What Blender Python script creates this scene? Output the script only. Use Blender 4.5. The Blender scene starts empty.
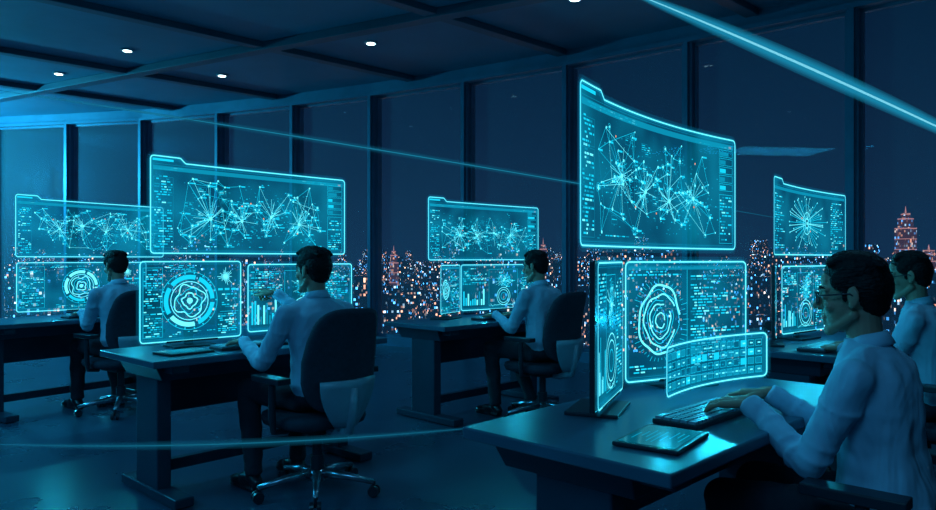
import bpy, math, random
from mathutils import Vector, Matrix, Quaternion
R = random.Random(7)
scene = bpy.context.scene
try:
    scene.view_settings.view_transform = 'Standard'
    scene.view_settings.exposure = 0.35
except Exception:
    pass
COL = scene.collection

# ------------------------------------------------------------------ materials
def new_mat(name):
    m = bpy.data.materials.new(name); m.use_nodes = True
    nt = m.node_tree
    for n in list(nt.nodes): nt.nodes.remove(n)
    out = nt.nodes.new('ShaderNodeOutputMaterial')
    return m, nt, out

def pmat(name, col, rough=0.5, metal=0.0, noise=0.0, nscale=8.0, bump=0.0, bscale=60.0, emis=None, estr=0.0, stretch=None, dist=0.0, bdist=0.01, spec=0.5):
    m, nt, out = new_mat(name)
    b = nt.nodes.new('ShaderNodeBsdfPrincipled')
    b.inputs['Base Color'].default_value = (*col, 1)
    b.inputs['Roughness'].default_value = rough
    b.inputs['Metallic'].default_value = metal
    b.inputs['Specular IOR Level'].default_value = spec
    if emis:
        b.inputs['Emission Color'].default_value = (*emis, 1)
        b.inputs['Emission Strength'].default_value = estr
    tc = nt.nodes.new('ShaderNodeTexCoord')
    if noise > 0:
        n = nt.nodes.new('ShaderNodeTexNoise'); n.inputs['Scale'].default_value = nscale
        n.inputs['Detail'].default_value = 4
        nt.links.new(tc.outputs['Object'], n.inputs['Vector'])
        r = nt.nodes.new('ShaderNodeValToRGB')
        r.color_ramp.elements[0].position = 0.3; r.color_ramp.elements[1].position = 0.7
        r.color_ramp.elements[0].color = (*[c*(1-noise) for c in col], 1)
        r.color_ramp.elements[1].color = (*[min(1, c*(1+noise)) for c in col], 1)
        nt.links.new(n.outputs['Fac'], r.inputs['Fac'])
        nt.links.new(r.outputs['Color'], b.inputs['Base Color'])
    if bump > 0:
        n2 = nt.nodes.new('ShaderNodeTexNoise'); n2.inputs['Scale'].default_value = bscale
        n2.inputs['Detail'].default_value = 2; n2.inputs['Distortion'].default_value = dist
        mp = nt.nodes.new('ShaderNodeMapping'); mp.inputs['Scale'].default_value = stretch or (1, 1, 1)
        if stretch: mp.inputs['Rotation'].default_value = (0.5, 0.4, 0.3)
        nt.links.new(tc.outputs['Object'], mp.inputs[0]); nt.links.new(mp.outputs[0], n2.inputs['Vector'])
        bp = nt.nodes.new('ShaderNodeBump'); bp.inputs['Strength'].default_value = bump
        bp.inputs['Distance'].default_value = bdist
        nt.links.new(n2.outputs['Fac'], bp.inputs['Height'])
        nt.links.new(bp.outputs['Normal'], b.inputs['Normal'])
    nt.links.new(b.outputs['BSDF'], out.inputs['Surface'])
    return m

def emat(name, col, strength, alpha=1.0, sample=False):
    m, nt, out = new_mat(name)
    e = nt.nodes.new('ShaderNodeEmission')
    e.inputs['Color'].default_value = (*col, 1); e.inputs['Strength'].default_value = strength
    if alpha < 1:
        t = nt.nodes.new('ShaderNodeBsdfTransparent'); mx = nt.nodes.new('ShaderNodeMixShader')
        mx.inputs[0].default_value = alpha
        nt.links.new(t.outputs[0], mx.inputs[1]); nt.links.new(e.outputs[0], mx.inputs[2])
        nt.links.new(mx.outputs[0], out.inputs['Surface'])
    else:
        nt.links.new(e.outputs[0], out.inputs['Surface'])
    try: m.cycles.emission_sampling = 'AUTO' if sample else 'NONE'
    except Exception: pass
    return m

def holo_sheet_mat():
    m, nt, out = new_mat('holo_sheet')
    tc = nt.nodes.new('ShaderNodeTexCoord')
    n = nt.nodes.new('ShaderNodeTexNoise'); n.inputs['Scale'].default_value = 3.0; n.inputs['Detail'].default_value = 2
    nt.links.new(tc.outputs['Object'], n.inputs['Vector'])
    r = nt.nodes.new('ShaderNodeValToRGB')
    r.color_ramp.elements[0].position = 0.35; r.color_ramp.elements[1].position = 0.7
    r.color_ramp.elements[0].color = (0.001, 0.085, 0.165, 1); r.color_ramp.elements[1].color = (0.003, 0.30, 0.48, 1)
    nt.links.new(n.outputs['Fac'], r.inputs['Fac'])
    e = nt.nodes.new('ShaderNodeEmission'); e.inputs['Strength'].default_value = 1.0
    nt.links.new(r.outputs['Color'], e.inputs['Color'])
    t = nt.nodes.new('ShaderNodeBsdfTransparent')
    t.inputs['Color'].default_value = (0.55, 0.9, 1, 1)
    mx = nt.nodes.new('ShaderNodeMixShader'); mx.inputs[0].default_value = 0.50
    nt.links.new(t.outputs[0], mx.inputs[1]); nt.links.new(e.outputs[0], mx.inputs[2])
    nt.links.new(mx.outputs[0], out.inputs['Surface'])
    return m

M = {}
M['sheet'] = holo_sheet_mat()
M['bright'] = emat('holo_bright', (0.13, 0.86, 1.0), 1.25)
M['mid'] = emat('holo_mid', (0.006, 0.55, 0.80), 1.05)
M['dim'] = emat('holo_dim', (0.003, 0.28, 0.45), 0.95, 0.8)
M['accent'] = emat('holo_orange', (1.0, 0.35, 0.16), 0.9)
M['fringe'] = emat('holo_fringe', (0.005, 0.48, 0.80), 0.8, 0.30)  # faint glowing material, mainly for bloom painted round the screen outlines
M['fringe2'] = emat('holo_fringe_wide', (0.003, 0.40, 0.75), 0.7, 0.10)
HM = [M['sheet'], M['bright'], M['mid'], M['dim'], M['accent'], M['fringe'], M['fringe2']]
M['desk'] = pmat('desk_laminate', (0.034, 0.088, 0.135), 0.28, 0.0, 0.12, 5)
M['deskmetal'] = pmat('desk_steel', (0.022, 0.050, 0.082), 0.38, 0.4, 0.1, 6)
M['plastic'] = pmat('black_plastic', (0.012, 0.018, 0.028), 0.35, 0, 0.1, 20)
M['greyplastic'] = pmat('grey_plastic', (0.20, 0.28, 0.34), 0.35, 0, 0.08, 12)
M['fabric'] = pmat('chair_fabric', (0.012, 0.022, 0.040), 0.85, 0, 0.2, 40, 0.4, 300)
M['chrome'] = pmat('chair_metal', (0.30, 0.36, 0.42), 0.25, 0.9, 0.05, 10)
M['shirt'] = pmat('shirt_cotton', (0.31, 0.45, 0.58), 0.85, 0, 0, 5, 0.8, 7, None, 0, (1, 1, 0.45), 1.2, 0.03, 0.2)
M['trouser'] = pmat('trouser_cloth', (0.010, 0.014, 0.026), 0.85, 0, 0.2, 10, 0.4, 20)
M['shoe'] = pmat('shoe_leather', (0.008, 0.01, 0.016), 0.3, 0, 0.1, 10)
M['skin'] = pmat('skin', (0.36, 0.19, 0.13), 0.55, 0, 0.05, 12, 0.1, 120, spec=0.35)
M['hair'] = pmat('black_hair', (0.0025, 0.0028, 0.0045), 0.62, 0, 0, 30, 0.7, 120, None, 0, (1, 0.25, 1), 0.6, spec=0.22)
M['eye'] = pmat('eye_white', (0.5, 0.5, 0.5), 0.2, 0, 0.02, 5)
M['iris'] = pmat('eye_iris', (0.02, 0.012, 0.008), 0.15, 0, 0.1, 40)
M['lip'] = pmat('lips', (0.28, 0.13, 0.10), 0.5, 0, 0.05, 30)
M['beam'] = pmat('ceiling_beam_paint', (0.03, 0.08, 0.125), 0.5, 0.0, 0.1, 2)
M['ceil'] = pmat('ceiling_paint', (0.065, 0.165, 0.25), 0.6, 0, 0.12, 1.2)
M['wall'] = pmat('wall_paint', (0.04, 0.085, 0.12), 0.6, 0, 0.1, 1.5)
M['frame'] = pmat('window_frame_metal', (0.06, 0.145, 0.23), 0.4, 0.2, 0.1, 4)
M['lamp'] = emat('lamp_glow', (0.65, 0.97, 1.0), 6.0)
M['sconce'] = emat('sconce_glow', (0.25, 0.85, 1.0), 1.5)

def floor_mat():
    m, nt, out = new_mat('floor_polished')
    b = nt.nodes.new('ShaderNodeBsdfPrincipled')
    tc = nt.nodes.new('ShaderNodeTexCoord')
    n = nt.nodes.new('ShaderNodeTexNoise'); n.inputs['Scale'].default_value = 1.6; n.inputs['Detail'].default_value = 5
    nt.links.new(tc.outputs['Object'], n.inputs['Vector'])
    r = nt.nodes.new('ShaderNodeValToRGB')
    r.color_ramp.elements[0].color = (0.016, 0.046, 0.078, 1); r.color_ramp.elements[1].color = (0.034, 0.088, 0.14, 1)
    nt.links.new(n.outputs['Fac'], r.inputs['Fac']); nt.links.new(r.outputs['Color'], b.inputs['Base Color'])
    rr = nt.nodes.new('ShaderNodeMapRange'); rr.inputs['To Min'].default_value = 0.20; rr.inputs['To Max'].default_value = 0.38
    nt.links.new(n.outputs['Fac'], rr.inputs['Value']); nt.links.new(rr.outputs['Result'], b.inputs['Roughness'])
    nt.links.new(b.outputs[0], out.inputs[0])
    return m
M['floor'] = floor_mat()

def glass_mat():       # clear pane, diffuse share added to imitate a teal glow on the glass
    m, nt, out = new_mat('window_glass')
    t = nt.nodes.new('ShaderNodeBsdfTransparent'); t.inputs['Color'].default_value = (0.85, 0.94, 1, 1)
    g = nt.nodes.new('ShaderNodeBsdfGlossy'); g.inputs['Roughness'].default_value = 0.0
    g.inputs['Color'].default_value = (0.7, 0.9, 1, 1)
    d = nt.nodes.new('ShaderNodeBsdfDiffuse'); d.inputs['Color'].default_value = (0.6, 0.9, 1.0, 1)
    mx = nt.nodes.new('ShaderNodeMixShader'); mx.inputs[0].default_value = 0.006
    nt.links.new(t.outputs[0], mx.inputs[1]); nt.links.new(g.outputs[0], mx.inputs[2])
    m2 = nt.nodes.new('ShaderNodeMixShader'); m2.inputs[0].default_value = 0.035
    nt.links.new(mx.outputs[0], m2.inputs[1]); nt.links.new(d.outputs[0], m2.inputs[2])
    nt.links.new(m2.outputs[0], out.inputs[0])
    return m
M['glass'] = glass_mat()

# ------------------------------------------------------------------ mesh builder
class MB:
    def __init__(s): s.v = []; s.f = []; s.m = []
    def quad(s, a, b, c, d, m=0):
        i = len(s.v); s.v += [a, b, c, d]; s.f.append((i, i+1, i+2, i+3)); s.m.append(m)
    def box(s, c, size, rot=None, m=0, taper=1.0):
        c = Vector(c); hx, hy, hz = size[0]/2, size[1]/2, size[2]/2
        i = len(s.v)
        for z in (-1, 1):
            k = taper if z < 0 else 1.0
            for x, y in ((-1, -1), (1, -1), (1, 1), (-1, 1)):
                p = Vector((x*hx*k, y*hy*k, z*hz))
                if rot is not None: p = rot @ p
                s.v.append(c+p)
        for f in ((3, 2, 1, 0), (4, 5, 6, 7), (0, 1, 5, 4), (1, 2, 6, 5), (2, 3, 7, 6), (3, 0, 4, 7)):
            s.f.append(tuple(i+j for j in f)); s.m.append(m)
    def ell(s, c, r, rot=None, m=0, nu=20, nv=12):
        c = Vector(c); i = len(s.v)
        if not hasattr(r, '__len__'): r = (r, r, r)
        def P(x, y, z):
            p = Vector((x*r[0], y*r[1], z*r[2]))
            if rot is not None: p = rot @ p
            return c+p
        s.v.append(P(0, 0, -1))
        for a in range(1, nv):
            t = -math.pi/2+math.pi*a/nv
            for b in range(nu):
                q = 2*math.pi*b/nu
                s.v.append(P(math.cos(t)*math.cos(q), math.cos(t)*math.sin(q), math.sin(t)))
        s.v.append(P(0, 0, 1)); top = len(s.v)-1
        for b in range(nu):
            s.f.append((i, i+1+(b+1) % nu, i+1+b)); s.m.append(m)
            l = i+1+(nv-2)*nu
            s.f.append((top, l+b, l+(b+1) % nu)); s.m.append(m)
        for a in range(nv-2):
            for b in range(nu):
                p = i+1+a*nu
                s.f.append((p+b, p+(b+1) % nu, p+nu+(b+1) % nu, p+nu+b)); s.m.append(m)
    def loft(s, rings, m=0):
        i = len(s.v); n = len(rings[0])
        for r in rings: s.v += [Vector(p) for p in r]
        for a in range(len(rings)-1):
            for b in range(n):
                p = i+a*n
                s.f.append((p+b, p+(b+1) % n, p+n+(b+1) % n, p+n+b)); s.m.append(m)
        s.f.append(tuple(i+b for b in reversed(range(n)))); s.m.append(m)
        l = i+(len(rings)-1)*n
        s.f.append(tuple(l+b for b in range(n))); s.m.append(m)
    def tube(s, pts, rad, n=14, m=0, flat=None):
        pts = [Vector(p) for p in pts]
        if not hasattr(rad, '__len__'): rad = [rad]*len(pts)
        rings = []; up = None
        for k, p in enumerate(pts):
            if k == 0: d = pts[1]-pts[0]
            elif k == len(pts)-1: d = pts[-1]-pts[-2]
            else: d = (pts[k+1]-pts[k]).normalized()+(pts[k]-pts[k-1]).normalized()
            d.normalize()
            if up is None:
                up = Vector((0, 0, 1)) if abs(d.z) < 0.9 else Vector((0, 1, 0))
            x = d.cross(up)
            x.normalize(); y = x.cross(d).normalized(); up = y
            rings.append([p+x*math.cos(2*math.pi*j/n)*rad[k]+y*math.sin(2*math.pi*j/n)*rad[k] for j in range(n)])
        s.loft(rings, m)
    def cap(s, p0, r0, p1, r1, m=0):
        p0 = Vector(p0); p1 = Vector(p1)
        s.tube([p0, p1], [r0, r1], 16, m)
        s.ell(p0, r0, None, m, 16, 10); s.ell(p1, r1, None, m, 16, 10)
    def cyl(s, c, r, h, m=0, n=24, r2=None):
        c = Vector(c); s.tube([c-Vector((0, 0, h/2)), c+Vector((0, 0, h/2))], [r, r if r2 is None else r2], n, m)

def make(name, mb, mats, parent=None, smooth=False, bevel=0, loc=None):
    me = bpy.data.meshes.new(name)
    me.from_pydata([tuple(v) for v in mb.v], [], mb.f)
    for mt in mats: me.materials.append(mt)
    for p, mi in zip(me.polygons, mb.m):
        p.material_index = mi; p.use_smooth = smooth
    me.update()
    o = bpy.data.objects.new(name, me); COL.objects.link(o)
    if parent: o.parent = parent
    if loc: o.location = loc
    if bevel:
        b = o.modifiers.new('bevel', 'BEVEL'); b.width = bevel; b.segments = 3; b.limit_method = 'ANGLE'
    return o

def organic(name, mb, mat, parent, voxel, it=4, disp=None, mtx=None):
    o = make(name, mb, [mat], parent, True)
    r = o.modifiers.new('remesh', 'REMESH'); r.mode = 'VOXEL'; r.voxel_size = voxel; r.use_smooth_shade = True
    s = o.modifiers.new('smooth', 'SMOOTH'); s.iterations = it; s.factor = 0.5
    if disp:
        t = bpy.data.textures.new(name+'_folds', 'CLOUDS'); t.noise_scale = disp[0]; t.noise_depth = 1
        d = o.modifiers.new('folds', 'DISPLACE'); d.texture = t; d.strength = disp[1]; d.mid_level = 0.5
    if mtx is not None: o.matrix_local = mtx
    return o

def empty(name, loc, rz=0):
    o = bpy.data.objects.new(name, None); COL.objects.link(o)
    o.location = loc; o.rotation_euler = (0, 0, rz); o.empty_display_size = 0.2
    return o

# ------------------------------------------------------------------ room shell
FAC = [(-10.0, 13.25), (-8.5, 13.0), (-7.0, 12.7), (-5.54, 12.36), (-4.02, 11.77), (-2.65, 11.15), (-1.36, 10.5),
       (0.0, 9.68), (1.25, 8.84), (2.44, 7.9), (3.67, 6.83), (4.85, 5.72), (5.9, 4.6), (6.8, 3.4)]
POLY = FAC + [(6.8, -3.0), (-10.0, -3.0)]
CH = 3.78
mb = MB(); mb.v = [Vector((x, y, 0)) for x, y in POLY]; mb.f = [tuple(reversed(range(len(POLY))))]; mb.m = [0]
mb.v += [Vector((x, y, -0.2)) for x, y in POLY]; n = len(POLY); mb.f.append(tuple(range(n, 2*n))); mb.m.append(0)
make('floor', mb, [M['floor']])
mb = MB(); mb.v = [Vector((x, y, CH)) for x, y in POLY]; mb.f = [tuple(range(len(POLY)))]; mb.m = [0]
mb.v += [Vector((x, y, CH+0.2)) for x, y in POLY]; mb.f.append(tuple(range(n, 2*n))); mb.m.append(0)
make('ceiling', mb, [M['ceil']])
for nm, a, b in (('wall_left', (-10.0, -3.0), (-10.0, 13.25)), ('wall_back', (-10.0, -3.0), (6.8, -3.0)), ('wall_right', (6.8, -3.0), (6.8, 3.4))):
    a = Vector((*a, 0)); b = Vector((*b, 0)); d = (b-a); L = d.length; d.normalize()
    mb = MB(); mb.box((a+b)/2+Vector((0, 0, CH/2)), (L+0.1, 0.1, CH), Matrix.Rotation(math.atan2(d.y, d.x), 3, 'Z'))
    make(nm, mb, [M['wall']])
trim = 1
WH = 3.6
for i in range(len(FAC)-1):
    a = Vector((*FAC[i], 0)); b = Vector((*FAC[i+1], 0)); d = b-a; L = d.length; d.normalize()
    rot = Matrix.Rotation(math.atan2(d.y, d.x), 3, 'Z'); mid = (a+b)/2
    z = Vector((0, 0, 1)); nrm = Vector((-d.y, d.x, 0))
    mb = MB()
    mb.box(mid+z*((WH+0.12)/2), (L-0.1, 0.012, WH-0.12), rot, 0)
    for s in (-1, 1): mb.box(mid+d*s*(L/2-0.065)+z*(WH/2+0.06), (0.03, 0.06, WH-0.12), rot, 1)
    mb.box(mid+z*(WH-0.02), (L-0.1, 0.06, 0.04), rot, 1); mb.box(mid+z*0.14, (L-0.1, 0.06, 0.04), rot, 1)
    make('window_%d' % (i+1), mb, [M['glass'], M['frame']])
    mb = MB(); mb.box(mid+z*((WH+CH)/2), (L+0.02, 0.16, CH-WH), rot); mb.box(mid+z*(WH+0.01)-nrm*0.1, (L+0.02, 0.1, 0.05), rot)
    make('trim_%d' % trim, mb, [M['frame']]); trim += 1
    mb = MB(); mb.box(mid+z*0.06, (L+0.02, 0.2, 0.12), rot)
    make('baseboard_window_%d' % (i+1), mb, [M['frame']])
for i, p in enumerate(FAC):
    q = Vector((*FAC[min(i+1, len(FAC)-1)], 0))-Vector((*FAC[max(i-1, 0)], 0))
    rot = Matrix.Rotation(math.atan2(q.y, q.x), 3, 'Z')
    mb = MB(); mb.box((p[0], p[1], WH/2+0.02), (0.11, 0.2, WH+0.03), rot)
    mb.box(Vector((p[0], p[1], WH/2))-rot@Vector((0, 0.12, 0)), (0.05, 0.05, WH), rot)
    make('trim_%d' % trim, mb, [M['frame']]); trim += 1

def clip(p, d):
    p = Vector(p); d = Vector(d).normalized(); ts = []
    for i in range(len(POLY)):
        a = Vector(POLY[i]); b = Vector(POLY[(i+1) % len(POLY)]); e = b-a
        den = d.x*e.y-d.y*e.x
        if abs(den) < 1e-9: continue
        w = a-p; t = (w.x*e.y-w.y*e.x)/den; u = (w.x*d.y-w.y*d.x)/den
        if -1e-6 <= u <= 1+1e-6: ts.append(t)
    return (p+d*min(ts), p+d*max(ts)) if len(ts) >= 2 else None
def beam(p, d, w, h):
    r = clip(p, d)
    if not r: return
    a, b = r; q = b-a; L = q.length-0.25; c = (a+b)/2
    if L < 0.5: return
    mb = MB(); mb.box((c.x, c.y, CH-h/2), (L, w, h), Matrix.Rotation(math.atan2(q.y, q.x), 3, 'Z'))
    make('ceiling_beam', mb, [M['beam']], bevel=0.008)
ud = (0.876, -0.482); nd = Vector((0.482, 0.876))
for k in (2.12, 5.0, 7.9):
    beam(Vector((0, 9.6))-nd*k, ud, 0.16, 0.09)
for k in (-11.2, -8.4, -5.0, -1.74, 1.5, 4.8):
    beam((k, 6.0), (0.72, 0.69), 0.14, 0.07)

DL = [(-1.14, 8.45), (1.04, 7.0), (-4.14, 8.75), (-5.6, 9.85), (-3.4, 9.95), (-1.6, 4.2), (2.0, 3.6), (-4.6, 5.0), (0.6, 1.2), (3.9, 5.0)]
for x, y in DL:
    e = empty('ceiling_downlight', (x, y, CH))
    mb = MB(); mb.cyl((0, 0, -0.008), 0.075, 0.016, 0, 28); make('trim_ring', mb, [M['greyplastic']], e)
    mb = MB(); mb.cyl((0, 0, -0.014), 0.05, 0.012, 0, 24); make('lens', mb, [M['lamp']], e)
    l = bpy.data.lights.new('downlight_lamp', 'SPOT'); l.energy = 12 if y < 2 else 26; l.color = (0.14, 0.62, 1.0); l.spot_size = 2.2; l.spot_blend = 0.8
    l.shadow_soft_size = 0.05
    lo = bpy.data.objects.new('lamp', l); COL.objects.link(lo); lo.parent = e; lo.location = (0, 0, -0.08)
for y in (10.8,):
    e = empty('wall_sconce', (-9.95, y, 2.9))  # unseen lamp with made-up fitting, added for the teal glow from the left
    mb = MB(); mb.box((0.03, 0, 0), (0.06, 0.12, 0.5)); make('bracket', mb, [M['plastic']], e, bevel=0.01)
    mb = MB(); mb.tube([(0.12, 0, -0.2), (0.12, 0, 0.2)], 0.05, 18); make('diffuser', mb, [M['sconce']], e, True)
    l = bpy.data.lights.new('sconce_lamp', 'POINT'); l.energy = 900; l.color = (0.03, 0.64, 1.0); l.shadow_soft_size = 0.0
    lo = bpy.data.objects.new('lamp', l); COL.objects.link(lo); lo.parent = e; lo.location = (0.45, 0, 0)

# ------------------------------------------------------------------ city
def city_mat(name, cell, prob, strength, base):
    m, nt, out = new_mat(name)
    N = nt.nodes.new; Lk = nt.links.new
    tc = N('ShaderNodeTexCoord')
    mp = N('ShaderNodeVectorMath'); mp.operation = 'DIVIDE'; mp.inputs[1].default_value = cell
    Lk(tc.outputs['Object'], mp.inputs[0])
    off = 0.37
    ad = N('ShaderNodeVectorMath'); ad.operation = 'ADD'; ad.inputs[1].default_value = (off, off*1.7, off*0.6)
    Lk(mp.outputs[0], ad.inputs[0])
    fl = N('ShaderNodeVectorMath'); fl.operation = 'FLOOR'; Lk(ad.outputs[0], fl.inputs[0])
    wn = N('ShaderNodeTexWhiteNoise'); wn.noise_dimensions = '3D'; Lk(fl.outputs[0], wn.inputs['Vector'])
    g1 = N('ShaderNodeMath'); g1.operation = 'LESS_THAN'; g1.inputs[1].default_value = prob
    Lk(wn.outputs['Value'], g1.inputs[0])
    c1 = N('ShaderNodeSeparateColor'); Lk(wn.outputs['Color'], c1.inputs[0])
    r = N('ShaderNodeValToRGB'); cr = r.color_ramp; cr.interpolation = 'CONSTANT'
    cr.elements[0].color = (1.0, 0.36, 0.20, 1); cr.elements[1].position = 0.34; cr.elements[1].color = (1.0, 0.62, 0.48, 1)
    e = cr.elements.new(0.48); e.color = (0.10, 0.45, 1.0, 1)
    e = cr.elements.new(0.85); e.color = (0.6, 0.82, 1.0, 1)
    Lk(c1.outputs[1], r.inputs['Fac'])
    pw = N('ShaderNodeMath'); pw.operation = 'POWER'; pw.inputs[1].default_value = 4.0; Lk(c1.outputs[2], pw.inputs[0])
    mu = N('ShaderNodeMath'); mu.operation = 'MULTIPLY'; Lk(pw.outputs[0], mu.inputs[0]); Lk(g1.outputs[0], mu.inputs[1])
    ms = N('ShaderNodeMath'); ms.operation = 'MULTIPLY'; ms.inputs[1].default_value = strength; Lk(mu.outputs[0], ms.inputs[0])
    em = N('ShaderNodeEmission'); Lk(r.outputs[0], em.inputs['Color']); Lk(ms.outputs[0], em.inputs['Strength'])
    eb = N('ShaderNodeEmission'); eb.inputs['Color'].default_value = (*base, 1); eb.inputs['Strength'].default_value = 1
    ad = N('ShaderNodeAddShader'); Lk(em.outputs[0], ad.inputs[0]); Lk(eb.outputs[0], ad.inputs[1])
    Lk(ad.outputs[0], out.inputs[0])
    try: m.cycles.emission_sampling = 'NONE'
    except Exception: pass
    return m
mc = city_mat('city_facade', (1.8, 1.8, 2.2), 0.18, 4.0, (0.003, 0.011, 0.026))
GZ = -200.0
TOW = [(547, 900, 17, 66), (94, 900, 9, 26), (-98, 950, 10, 18), (-560, 1000, 16, 8), (-300, 1050, 14, 6), (640, 1000, 24, 20), (470, 1050, 20, 16)]
mb = MB(); rr = random.Random(3)
crot = Matrix.Rotation(math.radians(23), 3, 'Z')
for ix in range(-62, 75):
    for iy in range(2, 78):
        x = ix*44+rr.uniform(-6, 6); y = iy*44+rr.uniform(-6, 6)
        p = crot @ Vector((x, y, 0))
        dist = math.hypot(p.x, p.y)
        if dist < 500 or dist > 3000 or p.y < 0.35*abs(p.x): continue
        if dist > 1500 and rr.random() < 0.35: continue
        if any(math.hypot(p.x-t[0], p.y-t[1]) < 46 for t in TOW): continue
        h = rr.uniform(90, 140)+(rr.random()**4)*60
        if dist > 700: h += rr.uniform(0, 30)+(rr.random()**8)*60
        w = rr.uniform(18, 36); dd = rr.uniform(18, 36)
        mb.box(p+Vector((0, 0, GZ+h/2)), (w, dd, h), crot)
        if rr.random() < 0.3: mb.box(p+Vector((0, 0, GZ+h+4)), (w*0.6, dd*0.6, 8), crot)
make('city_buildings', mb, [mc])
mb = MB(); mb.box((0, 1500, GZ-1), (9000, 5000, 2)); make('city_ground', mb, [city_mat('city_streets', (5, 5, 50), 0.14, 3.0, (0.003, 0.009, 0.022))])
mt = city_mat('tower_facade', (2.0, 2.0, 2.6), 0.50, 1.3, (0.045, 0.022, 0.040))
mt2 = emat('tower_crown', (1.0, 0.38, 0.36), 0.5)
def tower(x, y, w, top, name):
    mb = MB()
    t = top-GZ; z = GZ
    for k, hh in ((1.0, 0.90), (0.72, 0.045), (0.42, 0.022)):
        mb.box((x, y, z+t*hh/2), (w*k, w*k, t*hh), crot, 0)
        mb.box((x, y, z+t*hh-1.4), (w*k+0.3, w*k+0.3, 1.2), crot, 1)
        z += t*hh
    for q in range(1, 3): mb.box((x, y, GZ+t*0.90-1.4-q*13), (w+0.3, w+0.3, 0.8), crot, 1)
    mb.tube([(x, y, z), (x, y, z+t*0.033)], [w*0.06, w*0.01], 8, 1)
    make(name, mb, [mt, mt2])
for t in TOW: tower(*t, 'skyscraper')

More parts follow.
